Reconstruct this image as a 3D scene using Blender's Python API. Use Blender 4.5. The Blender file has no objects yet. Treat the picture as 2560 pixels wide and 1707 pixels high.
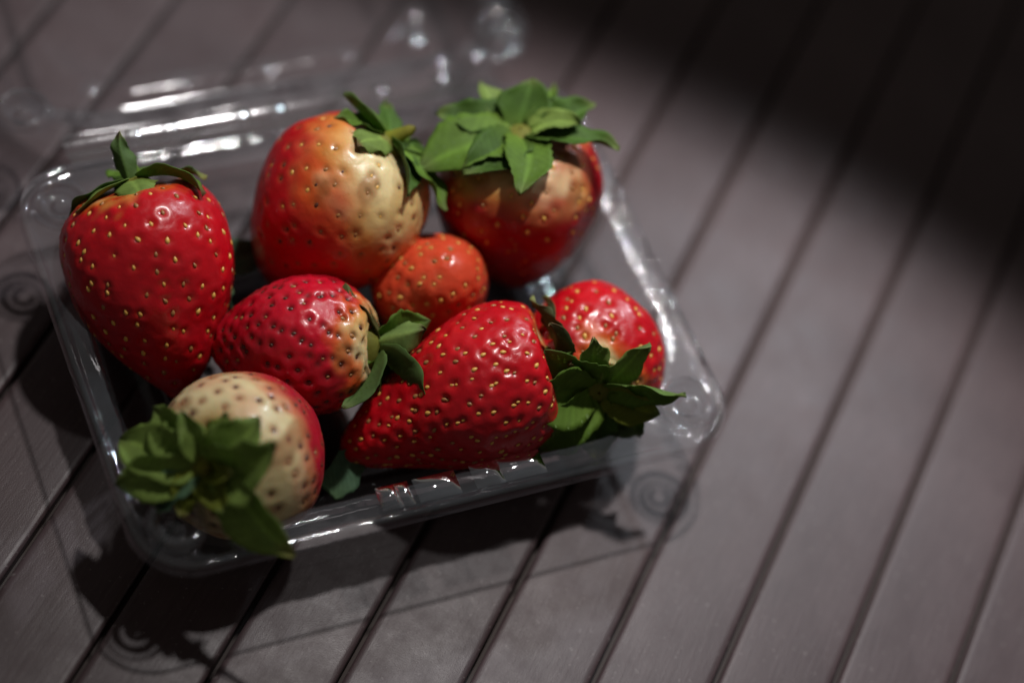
import bpy, math, random
import numpy as np
from mathutils import Vector, Matrix

# ------------------------------------------------------------------ camera, world, lamps, exposure
sc = bpy.context.scene
col = sc.collection
cam_d = bpy.data.cameras.new("camera")
cam = bpy.data.objects.new("camera", cam_d); col.objects.link(cam); sc.camera = cam
CAM = Vector((-0.20888797, -0.32998131, 0.57474312))
RIGHT = Vector((0.9083365680, -0.3671905949, 0.2002392224))
UP = Vector((0.2012559852, 0.8034315580, 0.5603514612))
BACK = Vector((-0.3666342969, -0.4686883812, 0.8036855689))
M4 = Matrix((RIGHT, UP, BACK)).transposed().to_4x4(); M4.translation = CAM
cam.matrix_world = M4
cam_d.sensor_width = 36.0
cam_d.lens = 5971.58 * 36.0 / 2560.0
cam_d.clip_start = 0.01; cam_d.clip_end = 50
cam_d.dof.use_dof = True
cam_d.dof.focus_distance = 0.634
cam_d.dof.aperture_fstop = 2.8
cam_d.dof.aperture_blades = 0

world = bpy.data.worlds.new("World"); sc.world = world; world.use_nodes = True
bg = world.node_tree.nodes["Background"]
bg.inputs[0].default_value = (1.0, 0.93, 0.85, 1); bg.inputs[1].default_value = 0.080

def aim(o, target):
    d = Vector(target) - o.location
    o.rotation_euler = d.to_track_quat('-Z', 'Y').to_euler()

def lamp(name, kind, loc, target, energy, color, **kw):
    l = bpy.data.lights.new(name, kind); o = bpy.data.objects.new(name, l); col.objects.link(o)
    l.energy = energy; l.color = color
    for k, v in kw.items(): setattr(l, k, v)
    o.location = loc; aim(o, target)
    return o

# hard overhead lamp; cone edge added as the shadow over the back right
key = lamp("key_lamp", 'SPOT', (0.16, 0.165, 0.735), (-0.28, -0.32, 0.0), 32.0, (1.0, 0.95, 0.93),
     spot_size=math.radians(71.6), spot_blend=0.16, shadow_soft_size=0.019)
# added angular profile that dims the table's left and brightens its right
kn = key.data; kn.use_nodes = True; nt = kn.node_tree
em = nt.nodes['Emission']; ge = nt.nodes.new('ShaderNodeNewGeometry')
dt = nt.nodes.new('ShaderNodeVectorMath'); dt.operation = 'DOT_PRODUCT'; dt.inputs[1].default_value = (0.776, 0.630, 0.0)
pm = nt.nodes.new('ShaderNodeMapRange'); pm.inputs['From Min'].default_value = -0.445; pm.inputs['From Max'].default_value = -0.074
pm.inputs['To Min'].default_value = 0.22; pm.inputs['To Max'].default_value = 1.22
nt.links.new(ge.outputs['Incoming'], dt.inputs[0]); nt.links.new(dt.outputs['Value'], pm.inputs[0]); nt.links.new(pm.outputs[0], em.inputs['Strength'])
# dimmer cool lamp far behind on the right that glances off the planks
lamp("back_lamp", 'SPOT', (0.66, 0.48, 0.69), (-0.40, -0.43, 0.0), 17.0, (0.82, 0.92, 1.0),
     spot_size=math.radians(38.0), spot_blend=0.22, shadow_soft_size=0.03)

sc.view_settings.view_transform = 'Standard'; sc.view_settings.look = 'None'
sc.view_settings.exposure = 0.0; sc.view_settings.gamma = 1.0
sc.view_settings.use_curve_mapping = False
sc.render.engine = 'CYCLES'
sc.cycles.use_denoising = True
sc.cycles.max_bounces = 24; sc.cycles.transparent_max_bounces = 48
sc.cycles.caustics_reflective = False; sc.cycles.caustics_refractive = False
sc.cycles.sample_clamp_indirect = 4.0
sc.cycles.blur_glossy = 0.3

# ------------------------------------------------------------------ helpers
def new_mat(name):
    m = bpy.data.materials.new(name); m.use_nodes = True
    nt = m.node_tree; nt.nodes.clear()
    out = nt.nodes.new('ShaderNodeOutputMaterial')
    return m, nt, out

def N(nt, kind, **kw):
    n = nt.nodes.new(kind)
    for k, v in kw.items(): setattr(n, k, v)
    return n

def mesh_obj(name, verts, faces, mat=None, parent=None, smooth=True, colors=None):
    me = bpy.data.meshes.new(name)
    me.from_pydata([tuple(v) for v in verts], [], faces)
    me.update()
    if smooth: me.polygons.foreach_set('use_smooth', [True] * len(me.polygons))
    if colors is not None:
        a = me.color_attributes.new('tint', 'FLOAT_COLOR', 'POINT')
        c = np.ones((len(verts), 4), np.float32); c[:, :3] = colors
        a.data.foreach_set('color', c.ravel())
    if mat: me.materials.append(mat)
    o = bpy.data.objects.new(name, me); col.objects.link(o)
    if parent is not None: o.parent = parent
    return o

def thing(name, label, cat, loc=(0, 0, 0), group=None, kind=None):
    o = bpy.data.objects.new(name, None); col.objects.link(o)
    o.location = loc; o.empty_display_size = 0.01
    o['label'] = label; o['category'] = cat
    if group: o['group'] = group
    if kind: o['kind'] = kind
    return o

def grid_faces(nu, nv, wrap=False):
    f = []
    for i in range(nu - 1):
        for j in range(nv if wrap else nv - 1):
            k = (j + 1) % nv
            f.append((i * nv + j, i * nv + k, (i + 1) * nv + k, (i + 1) * nv + j))
    return f

def vnoise(P, seed, freq):
    """cheap smooth 3D noise: a sum of random plane waves, about -1..1"""
    rs = np.random.RandomState(seed); out = np.zeros(len(P))
    for _ in range(9):
        d = rs.normal(size=3); d /= np.linalg.norm(d)
        out += np.sin(P @ d * freq * (0.7 + 0.6 * rs.rand()) * 6.283 + rs.rand() * 6.283)
    return out / 4.0

def sstep(x): 
    x = np.clip(x, 0, 1); return x * x * (3 - 2 * x)

# ------------------------------------------------------------------ materials
def mat_slat():
    m, nt, out = new_mat('slat_paint')
    b = N(nt, 'ShaderNodeBsdfPrincipled'); tc = N(nt, 'ShaderNodeTexCoord')
    oi = N(nt, 'ShaderNodeObjectInfo')
    mp = N(nt, 'ShaderNodeMapping'); mp.inputs['Scale'].default_value = (90, 900, 900)
    n1 = N(nt, 'ShaderNodeTexNoise'); n1.inputs['Scale'].default_value = 1.0; n1.inputs['Detail'].default_value = 6
    n2 = N(nt, 'ShaderNodeTexNoise'); n2.inputs['Scale'].default_value = 2600; n2.inputs['Detail'].default_value = 3
    n3 = N(nt, 'ShaderNodeTexNoise'); n3.inputs['Scale'].default_value = 28; n3.inputs['Detail'].default_value = 4
    L = nt.links
    L.new(tc.outputs['Object'], mp.inputs[0]); L.new(mp.outputs[0], n1.inputs[0])
    L.new(tc.outputs['Object'], n2.inputs[0]); L.new(tc.outputs['Object'], n3.inputs[0])
    r = N(nt, 'ShaderNodeValToRGB')
    r.color_ramp.elements[0].position = 0.28; r.color_ramp.elements[0].color = (0.045, 0.029, 0.031, 1)
    r.color_ramp.elements[1].position = 0.75; r.color_ramp.elements[1].color = (0.086, 0.060, 0.063, 1)
    ad = N(nt, 'ShaderNodeMath', operation='ADD'); ml = N(nt, 'ShaderNodeMath', operation='MULTIPLY_ADD')
    ml.inputs[1].default_value = 0.45; 
    L.new(n1.outputs[0], ml.inputs[0])
    m3 = N(nt, 'ShaderNodeMath', operation='MULTIPLY'); m3.inputs[1].default_value = 0.55
    L.new(n3.outputs[0], m3.inputs[0]); L.new(m3.outputs[0], ml.inputs[2])
    rv = N(nt, 'ShaderNodeMath', operation='MULTIPLY_ADD'); rv.inputs[1].default_value = 0.14; rv.inputs[2].default_value = -0.07
    L.new(oi.outputs['Random'], rv.inputs[0]); L.new(ml.outputs[0], ad.inputs[0]); L.new(rv.outputs[0], ad.inputs[1])
    L.new(ad.outputs[0], r.inputs[0])
    nd = N(nt, 'ShaderNodeTexNoise'); nd.inputs['Scale'].default_value = 620; nd.inputs['Detail'].default_value = 2
    L.new(tc.outputs['Object'], nd.inputs[0])
    dr = N(nt, 'ShaderNodeMapRange'); dr.inputs['From Min'].default_value = 0.66; dr.inputs['From Max'].default_value = 0.74; dr.inputs['To Max'].default_value = 0.5
    L.new(nd.outputs[0], dr.inputs[0])
    ms = N(nt, 'ShaderNodeMapping'); ms.inputs['Scale'].default_value = (14, 1300, 300); ms.inputs['Rotation'].default_value = (0, 0, 0.12)
    L.new(tc.outputs['Object'], ms.inputs[0]); ns = N(nt, 'ShaderNodeTexNoise'); ns.inputs['Scale'].default_value = 1.0; ns.inputs['Detail'].default_value = 3
    L.new(ms.outputs[0], ns.inputs[0])
    sr = N(nt, 'ShaderNodeMapRange'); sr.inputs['From Min'].default_value = 0.68; sr.inputs['From Max'].default_value = 0.76; sr.inputs['To Max'].default_value = 0.4
    L.new(ns.outputs[0], sr.inputs[0])
    mxs = N(nt, 'ShaderNodeMath', operation='MAXIMUM'); L.new(dr.outputs[0], mxs.inputs[0]); L.new(sr.outputs[0], mxs.inputs[1])
    mc = N(nt, 'ShaderNodeMix'); mc.data_type = 'RGBA'; L.new(mxs.outputs[0], mc.inputs[0]); L.new(r.outputs[0], mc.inputs[6]); mc.inputs[7].default_value = (0.19, 0.165, 0.16, 1)
    L.new(mc.outputs[2], b.inputs['Base Color'])
    rr = N(nt, 'ShaderNodeMapRange'); rr.inputs['To Min'].default_value = 0.32; rr.inputs['To Max'].default_value = 0.48
    n4 = N(nt, 'ShaderNodeTexNoise'); n4.inputs['Scale'].default_value = 75; n4.inputs['Detail'].default_value = 9; n4.inputs['Roughness'].default_value = 0.7
    L.new(tc.outputs['Object'], n4.inputs[0]); L.new(n4.outputs[0], rr.inputs[0]); L.new(rr.outputs[0], b.inputs['Roughness'])
    rr.inputs['From Min'].default_value = 0.3; rr.inputs['From Max'].default_value = 0.7
    b.inputs['Specular IOR Level'].default_value = 0.29
    bp = N(nt, 'ShaderNodeBump'); bp.inputs['Strength'].default_value = 0.28; bp.inputs['Distance'].default_value = 0.00016
    mx = N(nt, 'ShaderNodeMath', operation='ADD'); L.new(n2.outputs[0], mx.inputs[0]); L.new(n1.outputs[0], mx.inputs[1])
    L.new(mx.outputs[0], bp.inputs['Height']); L.new(bp.outputs[0], b.inputs['Normal'])
    L.new(b.outputs[0], out.inputs[0])
    return m

def mat_plain(name, c, rough=0.6):
    m, nt, out = new_mat(name)
    b = N(nt, 'ShaderNodeBsdfPrincipled'); b.inputs['Base Color'].default_value = (*c, 1); b.inputs['Roughness'].default_value = rough
    nt.links.new(b.outputs[0], out.inputs[0]); return m

def mat_plastic(name='clear_plastic', haze=(0.03, 0.08), refl=1.5, rough=0.05):
    """thin clear sheet: Fresnel reflection on both faces, a little haze, the rest passes straight through"""
    m, nt, out = new_mat(name); L = nt.links
    fr = N(nt, 'ShaderNodeFresnel'); fr.inputs['IOR'].default_value = 1.5
    dbl = N(nt, 'ShaderNodeMath', operation='MULTIPLY'); dbl.inputs[1].default_value = refl; dbl.use_clamp = True
    tr = N(nt, 'ShaderNodeBsdfTransparent'); tr.inputs[0].default_value = (0.925, 0.94, 0.945, 1)
    gl = N(nt, 'ShaderNodeBsdfGlossy'); gl.inputs['Roughness'].default_value = rough; gl.inputs[0].default_value = (0.97, 0.98, 1, 1)
    df = N(nt, 'ShaderNodeBsdfDiffuse'); df.inputs[0].default_value = (0.80, 0.87, 0.95, 1)
    tl = N(nt, 'ShaderNodeBsdfTranslucent'); tl.inputs[0].default_value = (0.80, 0.87, 0.95, 1)
    hz = N(nt, 'ShaderNodeMixShader'); hz.inputs[0].default_value = 0.5
    L.new(df.outputs[0], hz.inputs[1]); L.new(tl.outputs[0], hz.inputs[2])
    tc = N(nt, 'ShaderNodeTexCoord'); no = N(nt, 'ShaderNodeTexNoise'); no.inputs['Scale'].default_value = 55; no.inputs['Detail'].default_value = 7
    L.new(tc.outputs['Object'], no.inputs[0])
    mr = N(nt, 'ShaderNodeMapRange'); mr.inputs['From Min'].default_value = 0.3; mr.inputs['From Max'].default_value = 0.8
    mr.inputs['To Min'].default_value = haze[0]; mr.inputs['To Max'].default_value = haze[1]
    L.new(no.outputs[0], mr.inputs[0])
    m1 = N(nt, 'ShaderNodeMixShader'); L.new(mr.outputs[0], m1.inputs[0]); L.new(tr.outputs[0], m1.inputs[1]); L.new(hz.outputs[0], m1.inputs[2])
    bp = N(nt, 'ShaderNodeBump'); bp.inputs['Strength'].default_value = 0.15; bp.inputs['Distance'].default_value = 0.0004
    n2 = N(nt, 'ShaderNodeTexNoise'); n2.inputs['Scale'].default_value = 120; n2.inputs['Detail'].default_value = 5; n2.inputs['Roughness'].default_value = 0.65
    L.new(tc.outputs['Object'], n2.inputs[0]); L.new(n2.outputs[0], bp.inputs['Height']); L.new(bp.outputs[0], gl.inputs['Normal'])
    L.new(fr.outputs[0], dbl.inputs[0])
    m2 = N(nt, 'ShaderNodeMixShader'); L.new(dbl.outputs[0], m2.inputs[0]); L.new(m1.outputs[0], m2.inputs[1]); L.new(gl.outputs[0], m2.inputs[2])
    L.new(m2.outputs[0], out.inputs[0])
    return m

def mat_fruit():
    m, nt, out = new_mat('strawberry_skin'); L = nt.links
    b = N(nt, 'ShaderNodeBsdfPrincipled'); at = N(nt, 'ShaderNodeAttribute'); at.attribute_name = 'tint'
    tc = N(nt, 'ShaderNodeTexCoord'); no = N(nt, 'ShaderNodeTexNoise'); no.inputs['Scale'].default_value = 220; no.inputs['Detail'].default_value = 5
    L.new(tc.outputs['Object'], no.inputs[0])
    mr = N(nt, 'ShaderNodeMapRange'); mr.inputs['To Min'].default_value = 0.82; mr.inputs['To Max'].default_value = 1.16
    L.new(no.outputs[0], mr.inputs[0])
    mu = N(nt, 'ShaderNodeVectorMath', operation='SCALE'); L.new(at.outputs['Color'], mu.inputs[0]); L.new(mr.outputs[0], mu.inputs['Scale'])
    L.new(mu.outputs[0], b.inputs['Base Color'])
    b.inputs['Subsurface Weight'].default_value = 0.38
    b.inputs['Subsurface Radius'].default_value = (1.0, 0.18, 0.10); b.inputs['Subsurface Scale'].default_value = 0.0022
    b.inputs['Roughness'].default_value = 0.23; b.inputs['Specular IOR Level'].default_value = 0.36
    b.inputs['Coat Weight'].default_value = 0.18; b.inputs['Coat Roughness'].default_value = 0.16
    n5 = N(nt, 'ShaderNodeTexNoise'); n5.inputs['Scale'].default_value = 150; n5.inputs['Detail'].default_value = 6
    L.new(tc.outputs['Object'], n5.inputs[0])
    r5 = N(nt, 'ShaderNodeMapRange'); r5.inputs['From Min'].default_value = 0.35; r5.inputs['From Max'].default_value = 0.7; r5.inputs['To Min'].default_value = 0.24; r5.inputs['To Max'].default_value = 0.52
    L.new(n5.outputs[0], r5.inputs[0]); L.new(r5.outputs[0], b.inputs['Roughness'])
    n2 = N(nt, 'ShaderNodeTexNoise'); n2.inputs['Scale'].default_value = 520; n2.inputs['Detail'].default_value = 4
    L.new(tc.outputs['Object'], n2.inputs[0])
    bp = N(nt, 'ShaderNodeBump'); bp.inputs['Strength'].default_value = 0.3; bp.inputs['Distance'].default_value = 0.0005
    L.new(n2.outputs[0], bp.inputs['Height']); L.new(bp.outputs[0], b.inputs['Normal'])
    L.new(b.outputs[0], out.inputs[0]); return m

def mat_leaf():
    m, nt, out = new_mat('calyx_leaf'); L = nt.links
    b = N(nt, 'ShaderNodeBsdfPrincipled'); at = N(nt, 'ShaderNodeAttribute'); at.attribute_name = 'tint'
    tc = N(nt, 'ShaderNodeTexCoord'); no = N(nt, 'ShaderNodeTexNoise'); no.inputs['Scale'].default_value = 300; no.inputs['Detail'].default_value = 5
    L.new(tc.outputs['Object'], no.inputs[0])
    mr = N(nt, 'ShaderNodeMapRange'); mr.inputs['To Min'].default_value = 0.6; mr.inputs['To Max'].default_value = 1.225
    L.new(no.outputs[0], mr.inputs[0])
    mu = N(nt, 'ShaderNodeVectorMath', operation='SCALE'); L.new(at.outputs['Color'], mu.inputs[0]); L.new(mr.outputs[0], mu.inputs['Scale'])
    L.new(mu.outputs[0], b.inputs['Base Color'])
    b.inputs['Roughness'].default_value = 0.62; b.inputs['Specular IOR Level'].default_value = 0.2
    tl = N(nt, 'ShaderNodeBsdfTranslucent'); L.new(mu.outputs[0], tl.inputs[0])
    bp = N(nt, 'ShaderNodeBump'); bp.inputs['Strength'].default_value = 0.4; bp.inputs['Distance'].default_value = 0.0005
    L.new(no.outputs[0], bp.inputs['Height']); L.new(bp.outputs[0], b.inputs['Normal'])
    mx = N(nt, 'ShaderNodeMixShader'); mx.inputs[0].default_value = 0.32
    L.new(b.outputs[0], mx.inputs[1]); L.new(tl.outputs[0], mx.inputs[2]); L.new(mx.outputs[0], out.inputs[0]); return m

SLAT = mat_slat(); UNDER = mat_plain('under_board', (0.05, 0.037, 0.033), 0.8)
PLASTIC = mat_plastic(); PLASTIC_WALL = mat_plastic('clear_plastic_wall', (0.006, 0.03), 0.85); PLASTIC_LID = mat_plastic('clear_plastic_lid', (0.012, 0.04), 0.5, 0.10); FRUIT = mat_fruit(); LEAF = mat_leaf()
SEED_Y = mat_plain('seed_straw', (0.66, 0.37, 0.08), 0.4)
SEED_B = mat_plain('seed_brown', (0.085, 0.026, 0.014), 0.4)
SEED_M = mat_plain('seed_tan', (0.33, 0.15, 0.05), 0.4)

# ------------------------------------------------------------------ slatted table
PHI = 0.7678786601; PITCH = 0.029941266; OFF = -0.050894616; TZ = 0.012
dd = Vector((math.cos(PHI), math.sin(PHI), 0)); nn = Vector((math.sin(PHI), -math.cos(PHI), 0))
table = thing('slatted_table', 'dark brown slatted table top with narrow open gaps between the planks', 'table', (0, 0, 0.012), kind='structure')
gap = 0.0015; hw = (PITCH - gap) / 2; th = 0.0042; Ls = 0.55
top = [(-hw, -.0009), (-hw + .00025, -.00035), (-hw + .0008, -.00006), (-hw + .002, 0), (-hw * .5, .00003), (0, .00005), (hw * .5, .00003), (hw - .002, 0), (hw - .0008, -.00006), (hw - .00025, -.00035), (hw, -.0009)]
NL = 9; sv = []; sf = []
def strip(pr):
    b = len(sv)
    for i in range(NL):
        x = -Ls + 2 * Ls * i / (NL - 1)
        for (y, z) in pr: sv.append((x, y, z))
    for f in grid_faces(NL, len(pr)): sf.append(tuple(b + k for k in reversed(f)))
strip(top); strip([(hw, -.0009), (hw, -th)]); strip([(hw, -th), (-hw, -th)]); strip([(-hw, -th), (-hw, -.0009)])
slat_me = None
for i in range(-11, 18):
    c = nn * (OFF + (i + 0.5) * PITCH)
    if slat_me is None:
        o = mesh_obj('slat', sv, sf, SLAT, table); slat_me = o.data
    else:
        o = bpy.data.objects.new('slat', slat_me); col.objects.link(o); o.parent = table
    o.location = (c.x, c.y, 0); o.rotation_euler = (0, 0, PHI)
ub = [(-Ls, -0.5, -0.0046), (Ls, -0.5, -0.0046), (Ls, 0.5, -0.0046), (-Ls, 0.5, -0.0046),
      (-Ls, -0.5, -0.035), (Ls, -0.5, -0.035), (Ls, 0.5, -0.035), (-Ls, 0.5, -0.035)]
o = mesh_obj('under_board', ub, [(0, 1, 2, 3), (7, 6, 5, 4), (0, 4, 5, 1), (1, 5, 6, 2), (2, 6, 7, 3), (3, 7, 4, 0)], UNDER, table, smooth=False)
o.rotation_euler = (0, 0, PHI)

# ------------------------------------------------------------------ clear clamshell
TW, TD, TH = 0.085, 0.0653, 0.045              # half width, half depth, rim height

def rr_radial(dirs, a, b, R):
    """distance along each direction from the centre to a rounded rectangle"""
    lo = np.zeros(len(dirs)); hi = np.full(len(dirs), 0.2)
    for _ in range(34):
        mid = (lo + hi) / 2; p = np.abs(dirs * mid[:, None])
        qx = p[:, 0] - (a - R); qy = p[:, 1] - (b - R)
        sd = np.hypot(np.maximum(qx, 0), np.maximum(qy, 0)) + np.minimum(np.maximum(qx, qy), 0) - R
        ins = sd < 0; lo = np.where(ins, mid, lo); hi = np.where(ins, hi, mid)
    return (lo + hi) / 2

def perimeter_dirs(a, b, n):
    per = 4 * (a + b); s = (np.arange(n) + 0.5) / n * per; pts = []
    for t in s:
        if t < 2 * a: pts.append((-a + t, -b))
        elif t < 2 * a + 2 * b: pts.append((a, -b + t - 2 * a))
        elif t < 4 * a + 2 * b: pts.append((a - (t - 2 * a - 2 * b), b))
        else: pts.append((-a, b - (t - 4 * a - 2 * b)))
    p = np.array(pts); return p / np.linalg.norm(p, axis=1)[:, None], s

def shell(rings, n=640, flute=None, zr=0.0, wv=.00010):
    """loft of rounded-rectangle rings (a, b, R, z, flute amplitude)"""
    dirs, s = perimeter_dirs(TW, TD, n); V = []
    for (a, b, R, z, fa) in rings:
        rad = rr_radial(dirs, a, b, R)
        if fa: rad = rad + fa * flute(s, dirs)
        p = dirs * rad[:, None]
        V.append(np.column_stack([p, np.full(n, z)]))
    V = np.vstack(V); V[:, 2] += wv * vnoise(V, 77, 30) + .00004 * vnoise(V, 78, 150) + zr * np.tile(np.sin(s * 2 * np.pi / .0043) * sstep((dirs[:, 0] - .70) / .08), len(rings))
    V[:, 2] = np.maximum(V[:, 2], TZ + .0006) if V[:, 2].max() > .004 else V[:, 2]
    return V, grid_faces(len(rings), n, wrap=True)

def flute_base(s, d):
    w = np.sin(s * 2 * np.pi / 0.0046); fine = np.sign(w) * np.abs(w) ** 0.6
    broad = np.sin(s * 2 * np.pi / 0.0155)
    side = sstep((d[:, 0] - .72) / .1)
    return fine * (.08 + .92 * side) + .22 * broad * (1 - side)

def flute_lid(s, d):
    ph = (s % 0.027) / 0.027
    g = np.exp(-((ph - 0.3) / 0.09) ** 2) + 0.8 * np.exp(-((ph - 0.62) / 0.09) ** 2)
    return -g

def clamshell_base():
    t = thing('plastic_clamshell_tray', 'open clear plastic clamshell tray holding the strawberries on the slatted table', 'tray', (0, 0, 0))
    h = TH
    rim = [(TW + .0006, TD + .0006, .0166, h - .0042, 0), (TW + .0004, TD + .0004, .0164, h - .0012, 0)]
    for k in range(1, 8):
        an = math.pi * k / 8
        rim.append((TW - .0008 + .0012 * math.cos(an), TD - .0008 + .0012 * math.cos(an), .0158, h - .0012 + .0012 * math.sin(an) * 1.0, 0))
    rim += [(TW - .0030, TD - .0030, .018, h - .0011, 0),
           (TW - .0040, TD - .0042, .021, h - .0009, 0), (TW - .0062, TD - .0084, .035, h - .0016, .0002), (TW - .0068, TD - .0090, .036, h - .0017, .0004)]
    v, f = shell(rim, 900, flute_base, .00022); mesh_obj('rim', v, f, PLASTIC, t)
    wa, wb = TW - .0068, TD - .0090
    rings = [(wa, wb, .036, h - .0017, .0004), (wa - .0003, wb - .0003, .036, h - .0019, .0006), (wa - .0005, wb - .0005, .036, h - .0021, .0006), (wa - .0007, wb - .0007, .036, h - .0025, .0009), (wa - .0009, wb - .0009, .036, h - .003, .0009)]
    for k in range(1, 15):
        u = k / 14
        z = (h - .003) * (1 - u) + (TZ + .008) * u
        ins = .0009 + .0045 * u + (.0009 if 0.28 < u < 0.36 else 0) + (.0009 if 0.62 < u < 0.70 else 0)
        rings.append((wa - ins, wb - ins, .036 - .008 * u, z, .0009 * (1 - .75 * u)))
    for k in range(1, 6):
        an = k / 5 * math.pi / 2
        rings.append((wa - .0054 - .006 * (1 - math.cos(an)), wb - .0054 - .006 * (1 - math.cos(an)), 0.028 - .002 * k / 5, TZ + .008 - .0062 * math.sin(an), .0002))
    v, f = shell(rings, 900, flute_base); mesh_obj('wall', v, f, PLASTIC_WALL, t)
    fa, fb = wa - .0114, wb - .0114
    rings = [(fa, fb, .026, TZ + .0018, 0), (fa - .006, fb - .006, .022, TZ + .0018, 0), (fa - .0065, fb - .0065, .022, TZ + .0030, 0), (fa - .010, fb - .010, .02, TZ + .0030, 0),
             (fa - .0105, fb - .0105, .02, TZ + .0018, 0), (fa - .018, fb - .018, .012, TZ + .0018, 0), (.012, .004, .003, TZ + .0018, 0), (.0005, .0003, .0002, TZ + .0018, 0)]
    v, f = shell(rings, 240); mesh_obj('floor_panel', v, f, PLASTIC_WALL, t)
    return t

def snap_button(r=.0083):
    key = [(1.0, 0), (.96, .0016), (.90, .0028), (.80, .0036), (.70, .0034), (.62, .0022), (.57, .0006), (.50, -.0004), (.40, -.0005), (.32, .0006), (.22, .0019), (.10, .0025), (.01, .0026)]
    kr = [a for a, b in key]; kz = [b for a, b in key]; pr = []
    for k in range(60):
        a = 1 - .99 * k / 59
        zs = [np.interp(-(a + d), [-q for q in kr], kz) for d in (-.03, -.015, 0, .015, .03)]
        pr.append((r * a, float(np.mean(zs))))
    V = []; n = 48
    for (a, z) in pr:
        for k in range(n): V.append((a * math.cos(2 * math.pi * k / n), a * math.sin(2 * math.pi * k / n), z))
    return V, grid_faces(len(pr), n, wrap=True)

def dome_tab(lx, ly, hz, n=14):
    V = []; nu, nv = n, n
    for i in range(nu + 1):
        for j in range(nv + 1):
            a = -1 + 2 * i / nu; b = -1 + 2 * j / nv
            e = (1 - a * a) * (1 - b * b)
            V.append((a * lx, b * ly, hz * max(e, 0) ** .8))
    return V, grid_faces(nu + 1, nv + 1)

tray = clamshell_base()
bv, bf = snap_button(); btn_me = None
for (x, y) in ((-.0735, -.0522), (.0735, -.0522), (.0735, .0522), (-.0735, .0522)):
    if btn_me is None:
        o = mesh_obj('snap_button', bv, bf, PLASTIC, tray); btn_me = o.data
    else:
        o = bpy.data.objects.new('snap_button', btn_me); col.objects.link(o); o.parent = tray
    o.location = (x, y, TH - .0008)
for (x, lx) in ((-.0175, .0030), (-.0135, .0022), (-.004, .0060), (.0105, .0042), (.0200, .0068)):   # lock bumps along the front rim
    v, f = dome_tab(lx, .0036, .0018 if lx < .005 else .0013)
    o = mesh_obj('lock_tab', v, f, PLASTIC, tray); o.location = (x, -TD + .0066, TH - .0007)
hv = []; nx, ny = 60, 9                                   # living hinge behind the back rim
for i in range(nx + 1):
    for j in range(ny + 1):
        x = -.066 + .132 * i / nx; u = j / ny
        hv.append((x, TD - .0006 + .0135 * u, TH - .0022 - .0022 * math.sin(math.pi * u) - .002 * u + (.0012 if j in (3, 4) else 0)))
mesh_obj('hinge', hv, grid_faces(nx + 1, ny + 1), PLASTIC_LID, tray)
for x in (-.046, -.035, -.014, -.003, .018, .029, .049):
    v, f = dome_tab(.0024, .0026, .0014, 8)
    o = mesh_obj('hinge_boss', v, f, PLASTIC, tray); o.location = (x, TD + .0085, TH - .0035)

# lid: swung open past flat, its own shallow well facing up; built about its hinge line
LT = math.radians(-5.0)
ld = .017
rim = [(TW + .0006, TD + .0006, .0196, -.0035, 0), (TW, TD, .019, -.0005, 0), (TW - .0008, TD - .0008, .0185, 0, 0), (TW - .0028, TD - .0028, .020, 0, 0),
       (TW - .0036, TD - .0036, .021, -.0008, 0), (TW - .0085, TD - .0085, .027, -.0010, 0)]
for k in range(1, 9):
    u = k / 8; rim.append((TW - .0085 - .0055 * u, TD - .0085 - .0055 * u, .027, -.0010 - (ld - .004) * u, .0012 * math.sin(math.pi * min(u * 1.3, 1))))
for k in range(1, 5):
    an = k / 4 * math.pi / 2
    rim.append((TW - .014 - .004 * (1 - math.cos(an)), TD - .014 - .004 * (1 - math.cos(an)), .026, -.0010 - (ld - .004) - .003 * math.sin(an), 0))
e = rim[-1]
rim += [(e[0] - .008, e[1] - .008, .022, e[3], 0), (e[0] - .0086, e[1] - .0086, .022, e[3] + .0016, 0), (e[0] - .014, e[1] - .014, .02, e[3] + .0016, 0),
        (e[0] - .0146, e[1] - .0146, .02, e[3], 0), (.02, .008, .005, e[3], 0), (.0005, .0003, .0002, e[3], 0)]
v, f = shell(rim, 800, flute_lid, 0.0, .00045)
v[:, 1] += TD                                             # hinge line at local y = 0
lid = mesh_obj('lid', v, f, PLASTIC_LID, tray)
lid.location = (0, TD + .0115, TH - .0035); lid.rotation_euler = (LT, 0, 0)
for (x, y) in ((-.0735, .0125), (.0735, .0125), (.0735, 2 * TD - .0125), (-.0735, 2 * TD - .0125)):
    o = bpy.data.objects.new('snap_button', btn_me); col.objects.link(o); o.parent = lid
    o.location = (x, y, -.0008)

def glint_cap(a=.004, hgt=.0012, n=20, m=8):
    Rr = (a * a + hgt * hgt) / (2 * hgt); V = []
    for i in range(m + 1):
        r = a * (1 - i / m) + 1e-5
        for k in range(n): V.append((r * math.cos(2 * math.pi * k / n), r * math.sin(2 * math.pi * k / n), math.sqrt(Rr * Rr - r * r) - (Rr - hgt)))
    return V, grid_faces(m + 1, n, wrap=True)
cv, cf = glint_cap(); boss_me = None  # bosses added on the lid to catch the lamp as bright glints
for (x, y, z, k) in ((.0523, .0060, -.0007, .8), (.0640, .0065, -.0007, 1), (.0700, .0040, -.0007, .7), (.0790, .0150, -.0007, .8), (.0780, .0245, -.0007, 1), (.0755, .0060, -.0007, .9),
                  (-.0480, .0330, -.0165, .8), (-.0200, .0300, -.0165, .9), (.0070, .0290, -.0165, .8), (.0330, .0290, -.0165, .9), (.0560, .0320, -.0165, 1), (.0600, .0420, -.0165, .9)):
    if boss_me is None:
        o = mesh_obj('glint_boss', cv, cf, PLASTIC, lid); boss_me = o.data
    else:
        o = bpy.data.objects.new('glint_boss', boss_me); col.objects.link(o); o.parent = lid
    o.location = (x, y, z); o.scale = (k, k, k)

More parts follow.
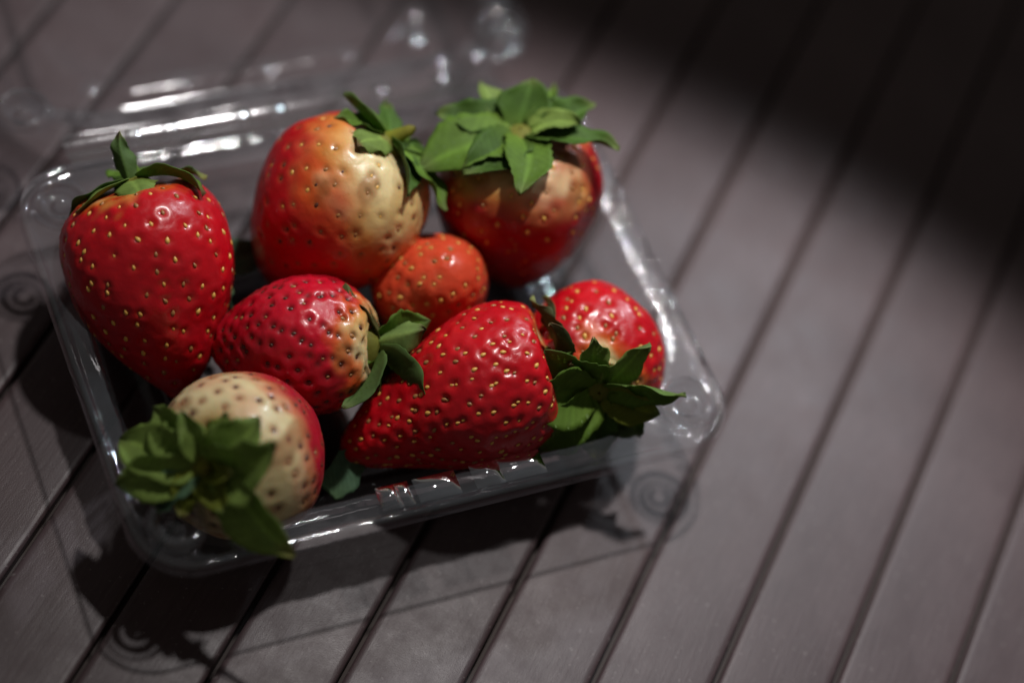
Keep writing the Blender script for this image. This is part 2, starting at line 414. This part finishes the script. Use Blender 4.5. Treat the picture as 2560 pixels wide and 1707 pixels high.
# ------------------------------------------------------------------ strawberries
CREAM = np.array((.66, .53, .27)); ORANGE = np.array((.60, .11, .016)); RED = np.array((.53, .004, .011)); DEEP = np.array((.33, .0025, .009))
BROWN = np.array((.30, .11, .03))

def seed_mesh():
    V = []; nt_, nr = 6, 7
    for i in range(nt_ + 1):
        t = i / nt_; r = math.sin(math.pi * t ** .8) ** .8 if 0 < t < 1 else 0.02
        for k in range(nr):
            a = 2 * math.pi * k / nr
            V.append((r * .00056 * math.cos(a), (t - .5) * .0018, r * .00044 * math.sin(a)))
    return V, grid_faces(nt_ + 1, nr, wrap=True)
sv_, sf_ = seed_mesh()
SEEDME = {}
for k, m in (('y', SEED_Y), ('b', SEED_B), ('m', SEED_M)):
    me = bpy.data.meshes.new('seed'); me.from_pydata(sv_, [], sf_); me.update()
    me.polygons.foreach_set('use_smooth', [True] * len(me.polygons)); me.materials.append(m); SEEDME[k] = me

def leaf_mesh(rs, n, rho, base, e0, e1, L, w, cup, twist, tint, tipc, r0=.0022, wave=1.0):
    """a sepal: a narrow base widening to an oval blade with a point; n axis, rho outward"""
    nu, nv = 22, 11
    side = rs.normal(0, .22); rag = rs.rand(60, 2); crk = rs.uniform(.6, 1.5)
    tau = np.cross(n, rho); P = base + rho * r0; pts = []; cols = []; nrm = []
    ph = rs.rand() * 6.28
    pos = P.copy()
    for i in range(nu):
        s = i / (nu - 1)
        e = math.radians(e0 + (e1 - e0) * s)
        d = math.cos(e) * n + math.sin(e) * rho + tau * (side * (s - .2) * 1.6 + .16 * math.sin(5 * s + ph))
        d = d / np.linalg.norm(d)
        if i: pos = pos + d * L / (nu - 1)
        up = -np.cross(tau, d); up /= np.linalg.norm(up)
        tw = math.radians(twist) * (.35 + .65 * s)
        t2 = tau * math.cos(tw) + up * math.sin(tw); u2 = -tau * math.sin(tw) + up * math.cos(tw)
        wd = w * (math.sin(math.pi * min(1, (0.10 + .90 * s)) ** .85) ** .75 if s < 1 else 0.0)
        wd = max(wd, .0003) * (1 + .06 * math.sin(9 * s + ph))
        for j in range(nv):
            q = -1 + 2 * j / (nv - 1)
            off = cup * w * (abs(q) ** 1.6) * (wd / w) + wave * .0007 * math.sin(7 * s + ph + q * 2.2) * abs(q) * s
            off += -.00035 * math.exp(-(q / .18) ** 2)
            jag = 1 + (rag[i, 0 if q < 0 else 1] - .5) * .16 * (abs(q) > .9) + .10 * math.sin(11 * s * crk + ph + (2 if q < 0 else 0)) * abs(q)
            off += crk * .0009 * math.sin(13 * s * crk + q * 3 + ph) * q * q * s + .00022 * math.sin((s * 10 - abs(q) * 2.2) * 6.28) * (abs(q) > .05) * (1 - abs(q))
            pts.append(pos + t2 * (q * wd / 2 * jag) + u2 * off); nrm.append(u2)
            k = sstep((s - .78) / .2 + .12 * math.sin(q * 5 + ph))
            vein = .45 * math.exp(-(q / .10) ** 2) + .30 * max(0, math.cos((s * 10 - abs(q) * 2.2) * 6.28)) ** 3 * (1 - .6 * abs(q)) - .12
            base_c = tint * (1 + vein) + np.array((.10, .12, .01)) * max(0, .35 - s)
            cols.append(base_c * (1 - k) + tipc * k)
    pts = np.array(pts); nrm = np.array(nrm); cols = np.array(cols)
    back = pts - nrm * .00017
    V = np.vstack([pts, back]); C = np.vstack([cols, cols * .72 + np.array((.05, .075, .035))])
    F = grid_faces(nu, nv); m = nu * nv
    F2 = [tuple(reversed([a + m for a in f])) for f in F]
    rim = [i * nv for i in range(nu)] + [(nu - 1) * nv + j for j in range(1, nv)] + [i * nv + nv - 1 for i in range(nu - 2, -1, -1)] + [j for j in range(nv - 2, 0, -1)]
    F3 = [(rim[k], rim[(k + 1) % len(rim)], rim[(k + 1) % len(rim)] + m, rim[k] + m) for k in range(len(rim))]
    return V, F + F2 + F3, C

GREEN = dict(d=np.array((.068, .140, .022)), m=np.array((.130, .240, .032)), l=np.array((.23, .34, .075)), y=np.array((.20, .24, .03)), b=np.array((.085, .075, .025)), t=np.array((.11, .21, .12)))
TIPS = dict(g=np.array((.16, .22, .06)), b=np.array((.16, .09, .04)), y=np.array((.30, .30, .09)))

def strawberry(seed, label, loc, axis, ref, L, R, tmax, q, seedkind, nseed, cfun, leaves, ell=1.0, bend=(0, 0), lump=.0011, pit=.0008, stem=None, calyx_r=.0055, seed_lift=.0002, taper=0.0):
    """axis: tip to calyx; ref: direction that azimuth 0 points to"""
    rs = np.random.RandomState(seed)
    n = np.array(axis, float); n /= np.linalg.norm(n)
    x = np.array(ref, float); x -= n * (x @ n); x /= np.linalg.norm(x); y = np.cross(n, x)
    p = math.log(.5) / math.log(tmax)
    root = thing('strawberry', label, 'strawberry', loc, 'strawberries in the clear plastic tray')

    def surf(t, a):
        t = np.asarray(t); a = np.asarray(a)
        f = np.sin(np.pi * np.clip(t, 1e-5, 1 - 1e-5) ** p) ** q
        rad = R * f * (1 - taper * sstep((t - .32) / .45))
        bx = bend[0] * np.clip(t, 0, 1) ** 1.7 ; by = bend[1] * np.clip(t, 0, 1) ** 1.7
        lx = rad * np.cos(a) * ell + bx; ly = rad * np.sin(a) / ell + by; lz = L * (.5 - t) - .0030 * np.exp(-(t / .05) ** 2)
        return np.stack([lx, ly, lz], -1)

    nt_, na = 150, 190
    tt = (1 - np.cos(np.linspace(0.012, 1, nt_) * np.pi * .985)) / 2 ; tt = np.clip(tt, .0004, .9996)
    T, A = np.meshgrid(tt, np.arange(na) / na * 2 * np.pi, indexing='ij')
    P = surf(T.ravel(), A.ravel())
    def normals(t, a):
        e = 1e-3
        du = surf(np.clip(t + e, 0, 1), a) - surf(np.clip(t - e, 0, 1), a); dv = surf(t, a + e) - surf(t, a - e)
        nn_ = np.cross(du, dv); nn_ /= (np.linalg.norm(nn_, axis=1)[:, None] + 1e-12)
        c = surf(t, a); c[:, 0] *= 1; 
        sgn = np.sign((nn_[:, :2] * (np.stack([np.cos(a), np.sin(a)], -1))).sum(1) + 1e-9)
        return nn_ * sgn[:, None]
    NR = normals(T.ravel(), A.ravel())
    lumpf = vnoise(P, seed, 38) * lump + vnoise(P, seed + 5, 95) * lump * .2
    fade = np.clip(np.minimum(T.ravel() / .04, (1 - T.ravel()) / .03), 0, 1)
    P = P + NR * (lumpf * fade)[:, None]
    # seeds, spread evenly over the skin on a spiral
    ts = np.linspace(.001, .999, 800); rr = R * np.sin(np.pi * ts ** p) ** q
    dr = np.gradient(rr, ts); area = rr * np.sqrt(dr ** 2 + L ** 2); cum = np.cumsum(area); cum /= cum[-1]
    k = (np.arange(nseed) + .5) / nseed; k = k + .10 * k * (1 - k)
    st = np.interp(k * .93 + .055, cum, ts); sa = np.arange(nseed) * 2.399963 + rs.normal(0, .085, nseed); st = np.clip(st + rs.normal(0, .009, nseed), .05, .985)
    SP = surf(st, sa); SN = normals(st, sa)
    SP = SP + SN * (vnoise(SP, seed, 38) * lump + vnoise(SP, seed + 5, 95) * lump * .2)[:, None]
    disp = np.zeros(len(P)); ring = np.zeros(len(P))
    sig = .00088
    for s_, n_ in zip(SP, SN):
        d2 = ((P - s_) ** 2).sum(1); near = d2 < (4 * sig) ** 2
        g = np.exp(-d2[near] / sig ** 2)
        disp[near] -= pit * g * rs.uniform(.7, 1.25)
        disp[near] += pit * .14 * np.exp(-((np.sqrt(d2[near]) - .0026) / .0011) ** 2)
        ring[near] = np.maximum(ring[near], g)
    P = P + NR * (disp * fade)[:, None]
    C = cfun(T.ravel(), A.ravel(), P, ring)
    Wm = np.stack([x, y, n], 0)
    PW = P @ Wm
    F = grid_faces(nt_, na, wrap=True)
    i0 = len(PW); PW = np.vstack([PW, PW[:na].mean(0), PW[(nt_ - 1) * na:].mean(0)]); C = np.vstack([C, C[:1], C[-1:]])
    F += [(i0, (k + 1) % na, k) for k in range(na)] + [(i0 + 1, (nt_ - 1) * na + k, (nt_ - 1) * na + (k + 1) % na) for k in range(na)]
    body = mesh_obj('fruit', PW, F, FRUIT, root, colors=C)
    # individual seeds on the side that can be seen
    tocam = (CAM - Vector(loc)).normalized(); tc = np.array(tocam)
    SNw = SN @ Wm; SPw = SP @ Wm
    for s_, n_, ta in zip(SPw, SNw, st):
        if n_ @ tc < -.35: continue
        zc = n_; yc = n - zc * (n @ zc); 
        if np.linalg.norm(yc) < 1e-3: continue
        yc /= np.linalg.norm(yc); xc = np.cross(yc, zc)
        kind = seedkind[rs.randint(len(seedkind))]
        o = bpy.data.objects.new('seed', SEEDME[kind]); col.objects.link(o); o.parent = body
        sc_ = rs.uniform(.68, 1.2)
        m = Matrix(((xc[0], yc[0], zc[0], 0), (xc[1], yc[1], zc[1], 0), (xc[2], yc[2], zc[2], 0), (0, 0, 0, 1)))
        pp = s_ - n_ * (pit * .72 - seed_lift + max(0, rs.normal(0, .00016)))
        m.translation = Vector(pp)
        o.matrix_local = m @ Matrix.Rotation(rs.normal(0, .25), 4, 'Z') @ Matrix.Scale(sc_, 4)
    # calyx
    base = n * (L / 2 - .0022)
    V = []; pr = [(calyx_r, -.0022), (calyx_r * .96, -.0006), (calyx_r * .7, .0008), (calyx_r * .45, .0012), (calyx_r * .25, .0016), (.0004, .0018)]
    for (a_, z_) in pr:
        for k in range(18):
            an = 2 * math.pi * k / 18; rj = a_ * (1 + .1 * math.sin(3 * an + seed))
            V.append(tuple(base + n * z_ + x * rj * math.cos(an) + y * rj * math.sin(an)))
    cap = mesh_obj('calyx', V, grid_faces(len(pr), 18, wrap=True), LEAF, root, colors=np.tile(np.array((.22, .22, .04)), (len(V), 1)))
    for lf in leaves:
        az, e0, e1, Ll, w, cup, twist, g, tp = lf
        a = math.radians(az + rs.normal(0, 5)); e0 = e0 + rs.normal(0, 6); e1 = e1 + rs.normal(0, 9); rho = x * math.cos(a) + y * math.sin(a)
        Vv, Ff, Cc = leaf_mesh(rs, n, rho, base + n * .0008, e0, e1, Ll * 1.06, w * .94, cup, twist + rs.normal(0, 13), GREEN[g] * rs.uniform(.88, 1.12), TIPS[tp])
        mesh_obj('leaf', Vv, Ff, LEAF, cap, colors=Cc)
    if stem:
        az, el, Ls_, r_, cc = stem
        a = math.radians(az); dv = n * math.cos(math.radians(el)) + (x * math.cos(a) + y * math.sin(a)) * math.sin(math.radians(el))
        s1 = np.cross(dv, [.3, .5, .8]); s1 /= np.linalg.norm(s1); s2 = np.cross(dv, s1); V = []; Cs = []
        for i in range(7):
            t = i / 6; rr_ = r_ * (1.5 - .75 * t + .25 * max(0, t - .8) * 5); 
            for k in range(12):
                an = 2 * math.pi * k / 12
                V.append(tuple(base + dv * (Ls_ * t) + (s1 * math.cos(an) + s2 * math.sin(an)) * rr_ * (1 if i < 6 else .35)))
                Cs.append(np.array(cc) * (1 - .45 * t) + np.array((.14, .07, .03)) * .45 * t)
        mesh_obj('stem', V, grid_faces(7, 12, wrap=True), LEAF, cap, colors=np.array(Cs))
    return root

def ripeness(t0, width, amp, az0, seed, pits, cream=CREAM, orange=ORANGE, red=RED, deep=.5, nz=.09):
    """skin colour: pale shoulder by the calyx, then orange, then red"""
    def fn(T, A, P, ring):
        k = (T - t0 + amp * (1 - np.cos(A - math.radians(az0))) / 2 + nz * vnoise(P, seed, 40) + .03 * vnoise(P, seed + 3, 160)) / width
        a = sstep(k / .5)[:, None]; b = sstep((k - .30) / .7)[:, None]
        c = cream * (1 - a) + orange * a; c = c * (1 - b) + red * b
        dk = (deep * sstep(.5 + .5 * vnoise(P, seed + 9, 30)))[:, None] * b
        c = c * (1 - dk) + DEEP * dk
        pk = (sstep((vnoise(P, seed + 27, 55) + .1) / 1.1) * .38)[:, None] * (1 - b); c = c * (1 - pk) + np.array((.62, .22, .13)) * pk
        yl = (sstep((vnoise(P, seed + 33, 48) + .2) / 1.0) * .5)[:, None] * (1 - b); c = c * (1 - yl) + np.array((.58, .34, .07)) * yl
        bl = (sstep((vnoise(P, seed + 21, 90) - .35) / .6) * .6)[:, None] * (1 - b)
        c = c * (1 - bl) + BROWN * bl
        rg = (ring ** (pits[2] if len(pits) > 2 else .8))[:, None] * pits[1]
        return c * (1 - rg) + np.array(pits[0]) * rg
    return fn

W_ = np.array(BACK); U_ = np.array(UP); R_ = np.array(RIGHT)
YEL = ((.45, .08, .02), .28); DRK = ((.10, .012, .010), .78, .7); BRN = ((.27, .07, .03), .85, .45)

strawberry(11, 'large red strawberry with yellow seeds standing tip down in the back corner of the tray', (-0.0562, 0.0220, 0.0415), (-.009, .771, .637), BACK,
    .0625, .0236, .36, .70, 'yyymm', 225, ripeness(-.02, .12, .0, 0, 3, YEL, nz=.06),
    [(-82, 88, 126, .0190, .0100, .10, 10, 'd', 'b'), (-60, 92, 132, .0165, .008, .1, 0, 'l', 'y'), (-30, 15, -30, .013, .0065, .35, 30, 'd', 'b'), (15, 82, 126, .0140, .0120, -.12, 8, 'l', 'g'),
     (68, 80, 120, .0200, .0105, .15, -15, 'm', 'b'), (98, 84, 128, .0175, .007, .1, 10, 'd', 'y'), (150, 70, 95, .014, .009, .1, 0, 'm', 'g'), (-150, 65, 90, .014, .009, .1, 0, 'm', 'g')],
    lump=.0008, pit=.00060, stem=(180, 20, .004, .0012, (.14, .2, .04)))

strawberry(23, 'big red strawberry with a wide cream and orange shoulder and a yellow green stem stub', (-0.0026, 0.0300, 0.0490), (.589, .221, .777), BACK,
    .0570, .0240, .40, .60, 'ymmb', 215, ripeness(.27, .46, .52, 60, 14, ((.30, .14, .04), .6), nz=.08, cream=np.array((.70, .57, .30))),
    [(-92, 86, 96, .0150, .0090, .25, 35, 'm', 'g'), (-62, 92, 112, .0140, .0090, .2, 20, 'm', 'g'), (-26, 98, 120, .0150, .0115, -.1, 0, 'l', 'b'), (48, 98, 122, .0190, .0110, .22, -15, 'd', 'g'),
     (85, 80, 120, .0225, .0115, .15, 15, 'm', 'g'), (120, 80, 105, .017, .009, .1, 0, 'd', 'g'), (170, 80, 100, .014, .009, .1, 0, 'm', 'g'), (-150, 75, 95, .013, .008, .1, 0, 'd', 'g')],
    lump=.0008, pit=.00045, stem=(90, 25, .0085, .0017, (.30, .32, .035)), seed_lift=-.0001)

strawberry(35, 'red strawberry with dark sunken seeds lying sideways behind the pale cream one', (-0.0247, -0.0054, 0.0415), (.837, -.451, .309), BACK,
    .0490, .0188, .42, .62, 'bbbm', 250, ripeness(.16, .20, .12, 200, 25, DRK, red=np.array((.52, .006, .022))),
    [(-62, 122, 146, .0165, .0065, .2, 10, 'b', 'g'), (-40, 30, -10, .014, .0100, .35, 40, 'l', 'b'), (-95, 40, 20, .014, .010, .2, -60, 'm', 'g'), (72, 34, 70, .0200, .0170, .16, -45, 'd', 'g'),
     (28, 128, 148, .0150, .0055, .2, 25, 'm', 'g'), (66, 92, 128, .0190, .0125, .12, -62, 'd', 'g'), (110, 70, 90, .014, .010, .1, 0, 'd', 'g'), (160, 70, 90, .013, .009, .1, 0, 'd', 'g')],
    lump=.0007, pit=.0008, seed_lift=.0000)

strawberry(47, 'pale cream and pink strawberry with large green leaves turned to the front corner button', (-0.0489, -0.0343, 0.0409), (-0.673, -0.393, 0.626), UP,
    .0500, .0222, .44, .56, 'bbm', 205, ripeness(.50, .24, .26, 110, 31, BRN, cream=np.array((.70, .58, .32)), orange=np.array((.60, .22, .11)), red=np.array((.42, .010, .026)), deep=.2),
    [(46, 84, 114, .0190, .0140, .20, 0, 'l', 'g'), (68, 76, 104, .0225, .0160, .22, 8, 'l', 'g'), (94, 62, 92, .0205, .0140, .2, -10, 'l', 'g'), (6, 62, 98, .0130, .0075, .4, 20, 'l', 'g'),
     (306, 80, 106, .0180, .0140, .2, -10, 'l', 'g'), (274, 76, 94, .0215, .0180, .25, 10, 'l', 'g'), (231, 80, 90, .0290, .0165, .2, 8, 'l', 'y'), (203, 54, 80, .0120, .0095, .2, 0, 'y', 'g'),
     (124, 66, 98, .0150, .0095, .2, 0, 't', 'y'), (158, 54, 80, .0110, .0090, .2, 0, 'y', 'y'), (340, 84, 108, .0125, .0095, .2, 0, 'y', 'g'), (250, 48, 70, .0100, .0075, .3, 0, 'y', 'y')],
    lump=.0008, pit=.00042, stem=(270, 35, .0060, .0014, (.36, .36, .05)), calyx_r=.0075, seed_lift=.0)

strawberry(59, 'bent horn shaped red strawberry with yellow seeds lying along the front wall', (0.0111, -0.0300, 0.0394), (.906, -.127, .403), BACK,
    .0655, .0219, .31, .64, 'yymmy', 370, ripeness(-.06, .10, .0, 0, 41, ((.30, .03, .015), .45)),
    [(-72, 75, 118, .0160, .0085, .2, 30, 'b', 'y'), (-35, 62, 100, .0150, .0090, .25, 50, 'b', 'b'), (-105, 70, 100, .0160, .0080, .2, -20, 'b', 'y'), (75, 92, 128, .0185, .0050, .2, 0, 'l', 'g'),
     (10, 60, 95, .0110, .0070, .3, 20, 'd', 'b'), (115, 80, 110, .0130, .0090, .2, 0, 'm', 'g'), (160, 80, 100, .0130, .0090, .2, 0, 'd', 'g'), (-150, 75, 100, .0130, .0090, .2, 0, 'd', 'g')],
    bend=(.001, .0060), ell=1.02, taper=.10, lump=.0009, pit=.0007)

strawberry(61, 'red strawberry, its colour darkened as leaf shade, standing upright under a full crown of leaves at the far end wall', (0.0508, 0.0202, 0.0480), (-.07, .293, .954), UP,
    .0560, .0236, .36, .66, 'yym', 200, ripeness(.09, .28, .34, 195, 52, YEL, cream=np.array((.64, .45, .25)), orange=np.array((.34, .05, .014)), red=np.array((.27, .004, .009))),  # red and orange darkened to stand for shade under the leaves
    [(0, 40, 55, .0135, 0.0159, .15, 0, 'd', 'g'), (38, 70, 75, .0165, 0.0110, .1, 0, 'l', 'g'), (325, 68, 80, .0170, 0.0104, .2, 0, 'm', 'g'), (292, 70, 85, .0200, 0.0122, .3, 10, 'd', 'g'),
     (268, 66, 88, .0150, 0.0098, .2, 0, 'l', 'g'), (250, 76, 98, .0250, 0.0116, .2, -10, 'd', 'g'), (112, 74, 112, .0280, 0.0207, .12, 10, 'm', 'g'), (80, 72, 96, .0210, 0.0134, .2, 0, 'd', 'g'),
     (186, 76, 120, .0240, 0.0152, .12, 0, 'm', 'g'), (148, 78, 108, .0220, 0.0159, .15, 0, 'd', 'g')],
    pit=.0006, calyx_r=.0065)

strawberry(73, 'small orange red strawberry wedged low between the others with its leaves hidden', (0.0187, 0.0044, 0.0410), (-.20, .35, -.90), BACK,
    .0400, .0160, .45, .55, 'yym', 170, ripeness(.15, .25, .0, 0, 63, ((.55, .22, .06), .5), red=np.array((.66, .075, .028)), orange=np.array((.70, .18, .05)), deep=.1),
    [(a, 80, 105, .010, .007, .1, 0, 'd', 'g') for a in (0, 75, 150, 225, 300)], lump=.0012, pit=.0005)

strawberry(85, 'bright red strawberry with leaves spread towards the front beside the end wall', (0.0550, -0.0277, 0.0415), (-0.344, -0.846, 0.408), UP,
    .0440, .0200, .45, .55, 'yym', 190, ripeness(.0, .16, .0, 0, 74, YEL),
    [(42, 66, 98, .0195, 0.0159, .15, 0, 'm', 'g'), (5, 66, 96, .0165, 0.0104, .1, 0, 'l', 'g'), (322, 72, 104, .0180, 0.0098, .1, 0, 'l', 'g'), (285, 62, 70, .0215, 0.0092, .3, 15, 'm', 'g'),
     (85, 60, 82, .0220, 0.0177, .3, 0, 'm', 'g'), (128, 62, 85, .0200, 0.0146, .3, 0, 'm', 'g'), (172, 62, 85, .0170, 0.0134, .2, 0, 'd', 'y'), (218, 64, 88, .0160, 0.0122, .2, 0, 'm', 'g'), (252, 60, 80, .0150, 0.0110, .3, 0, 'y', 'g')],
    pit=.0007, calyx_r=.0065)

# ------------------------------------------------------------------ loose leaves on the tray floor
def loose_leaf(label, base, direction, up, L, w, g, tp, seed):
    rs = np.random.RandomState(seed)
    d = np.array(direction, float); d /= np.linalg.norm(d); n = np.array(up, float); n -= d * (n @ d); n /= np.linalg.norm(n)
    V, F, C = leaf_mesh(rs, n, d, np.zeros(3), 78, 104, L, w, .15, 10, GREEN[g], TIPS[tp], r0=0)
    o = mesh_obj('loose_leaf', V, F, LEAF, colors=C); o.location = base
    o['label'] = label; o['category'] = 'leaf'; o['group'] = 'loose leaves low in the tray'
loose_leaf('pale green leaf lying between the corner strawberry and the cream shouldered one', (-0.0365, 0.0347, 0.0285), (.9, -.1, .15), (-.2, -.2, .9), .020, .011, 't', 'g', 3)
loose_leaf('pale green leaf scrap standing between the corner strawberry and the dark seeded one', (-0.0370, 0.0105, 0.0260), (.2, .8, .5), (-.7, -.3, .5), .016, .008, 't', 'g', 4)
loose_leaf('grey green leaf on the tray floor between the pale strawberry and the horned one', (-0.0247, -0.0402, 0.0200), (.45, .2, .25), (-.2, -.5, .8), .018, .010, 't', 'b', 5)
